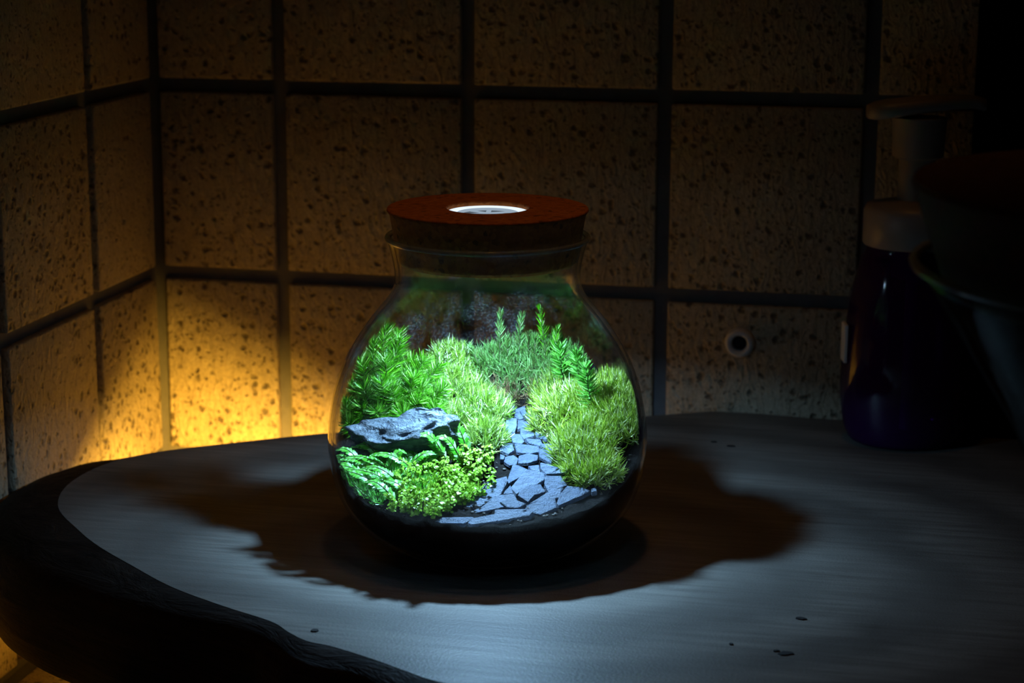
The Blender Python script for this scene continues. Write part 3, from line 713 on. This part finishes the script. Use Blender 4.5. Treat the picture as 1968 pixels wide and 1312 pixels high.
# condensation on the inside of the jar
bm = bmesh.new()
ii = np.array(isp[3:])
for _ in range(900):
    z = rng.uniform(.066, .108); a = rng.uniform(0, 2*math.pi); r = float(np.interp(z, ii[:, 1], ii[:, 0]))-.0001
    k = .5+.5*noise.noise(Vector((math.cos(a)*3, math.sin(a)*3, z*60)))
    if rng.uniform(0, 1) > k: continue
    rr = float(rng.uniform(.00008, .00022)); bmesh.ops.create_icosphere(bm, subdivisions=1, radius=rr, matrix=Matrix.Translation((r*math.cos(a), r*math.sin(a), z)))
dp = link('water_droplets', bm_mesh('water_droplets', bm), thin_glass('droplet', (.9, .95, .95), (.4, .45, .5), .05), jar, smooth=True); dp['kind'] = 'stuff'

# ------------------------------------------------------------------ soap pump bottle
B = onz(1738, 846)
bot = empty('soap_bottle', B, 'violet translucent soap bottle with white foam pump, by the back wall at the right', 'bottle')
bot.rotation_euler = jar.rotation_euler
pb = spline([(.020, .0000), (.026, .0012), (.0295, .008), (.0315, .020), (.0320, .034), (.0310, .050), (.0292, .066), (.0268, .080), (.0245, .089), (.0225, .0925), (.0220, .0965)], 4, False)
bb = link('bottle_body', lathe('bottle_body', [(0, .0008)]+[tuple(q) for q in pb], 64), M['bottle'], bot, smooth=True); bb.scale = (1, .82, 1)
link('collar', lathe('collar', [(.0, .0960), (.0232, .0960), (.0240, .0970), (.0240, .1120), (.0226, .1150), (.0110, .1175), (0, .1175)], 64), M['white'], bot, smooth=True)
link('pump_stem', lathe('pump_stem', [(0, .117), (.0086, .117), (.0086, .1365), (.0100, .1370), (.0118, .1380), (.0128, .1560), (0, .1570)], 48), M['white'], bot, smooth=False)
# pump head: a rounded bar with a spout, higher towards the nozzle
v, f = [], []; xs_ = np.linspace(-.0240, .0300, 16)
for i, x in enumerate(xs_):
    t = (x+.024)/.054; hw = .0115*(1-.62*sm(.45, 1., t))*(.55+.45*sm(0, .12, t)); ht = .0042*(1-.28*t)*(.75+.25*sm(0, .08, t)); zc = .1585+.0048*math.sin(t*1.75)
    if t > .9: zc -= (t-.9)*.012
    for k in range(12):
        a = 2*math.pi*k/12; ca, sa = math.cos(a), math.sin(a)
        v.append((x, hw*math.copysign(abs(ca)**.6, ca), zc+ht*math.copysign(abs(sa)**.6, sa)))
for i in range(15):
    for k in range(12): f.append((i*12+k, i*12+(k+1) % 12, (i+1)*12+(k+1) % 12, (i+1)*12+k))
f += [tuple(range(12))[::-1], tuple(range(180, 192))]
link('pump_head', mesh('pump_head', v, f), M['white'], bot, smooth=True)
link('dip_tube', lathe('dip_tube', [(0, .006), (.0028, .006), (.0028, .080), (.0100, .0805), (.0100, .0960), (0, .0960)], 32), M['tube'], bot)
link('paper_label', bm_mesh('paper_label', box_bm(-.0322, -.0305, -.008, .002, .040, .0585, .0003, 1)), M['label'], bot)['label'] = 'small white label'

# ------------------------------------------------------------------ conical glass bowl with cork lid (close, right, out of focus)
Q = CC+ray(2365, 520)*.545
bw = empty('glass_bowl', (Q[0], Q[1], ZT), 'large conical glass bowl with cork lid at the right edge, closest to the camera', 'bowl')
hb = Q[2]-ZT
po = [(0, 0), (.040, .0005), (.041, .003), (.012, .008), (.010, .022), (.018, .034), (.0560, hb-.045), (.0704, hb-.0225), (.0805, hb-.006), (.0850, hb)]
pi_ = [(.0825, hb), (.078, hb-.006), (.0675, hb-.0225), (.0530, hb-.045), (.0150, .038), (0, .034)]
link('bowl_body', lathe('bowl_body', po+pi_, 96), M['bowlglass'], bw, smooth=True)
rr = [(.0845+.0016*math.cos(a), hb+.0013*math.sin(a)) for a in np.arange(10)*2*math.pi/10]
link('bowl_rim', lathe('bowl_rim', rr, 96, True), M['rimglass'], bw, smooth=True)
link('bowl_soil', lathe('bowl_soil', [(0, .0350), (.0140, .0385), (.0515, hb-.046), (.0610, hb-.0320), (0, hb-.028)], 64), M['soil'], bw, smooth=True)['kind'] = 'stuff'
lid2 = empty('cork_lid', (Q[0], Q[1], hb+ZT-.008), 'thick shade-darkened cork lid on the large conical glass bowl at the right edge', 'lid')
link('cork', lathe('cork', [(0, 0), (.0740, 0), (.0760, .0015), (.0862, .0300), (.0856, .0315), (0, .0315)], 96), cork_mat('shaded_cork', .16), lid2)  # same cork dimmed, the unlit lid's shade put into its colour

# ------------------------------------------------------------------ black board against the wall
e_ = CC+ray(1872, 200)*((-.016-CC[1])/ray(1872, 200)[1])
tag(link('black_board', bm_mesh('black_board', box_bm(0, .20, -.010, .010, 0, .46, .001)), M['black'], None, (e_[0], -.0135, ZT+.0002)), 'tall matt black board standing against the tiled wall at the far right', 'board')
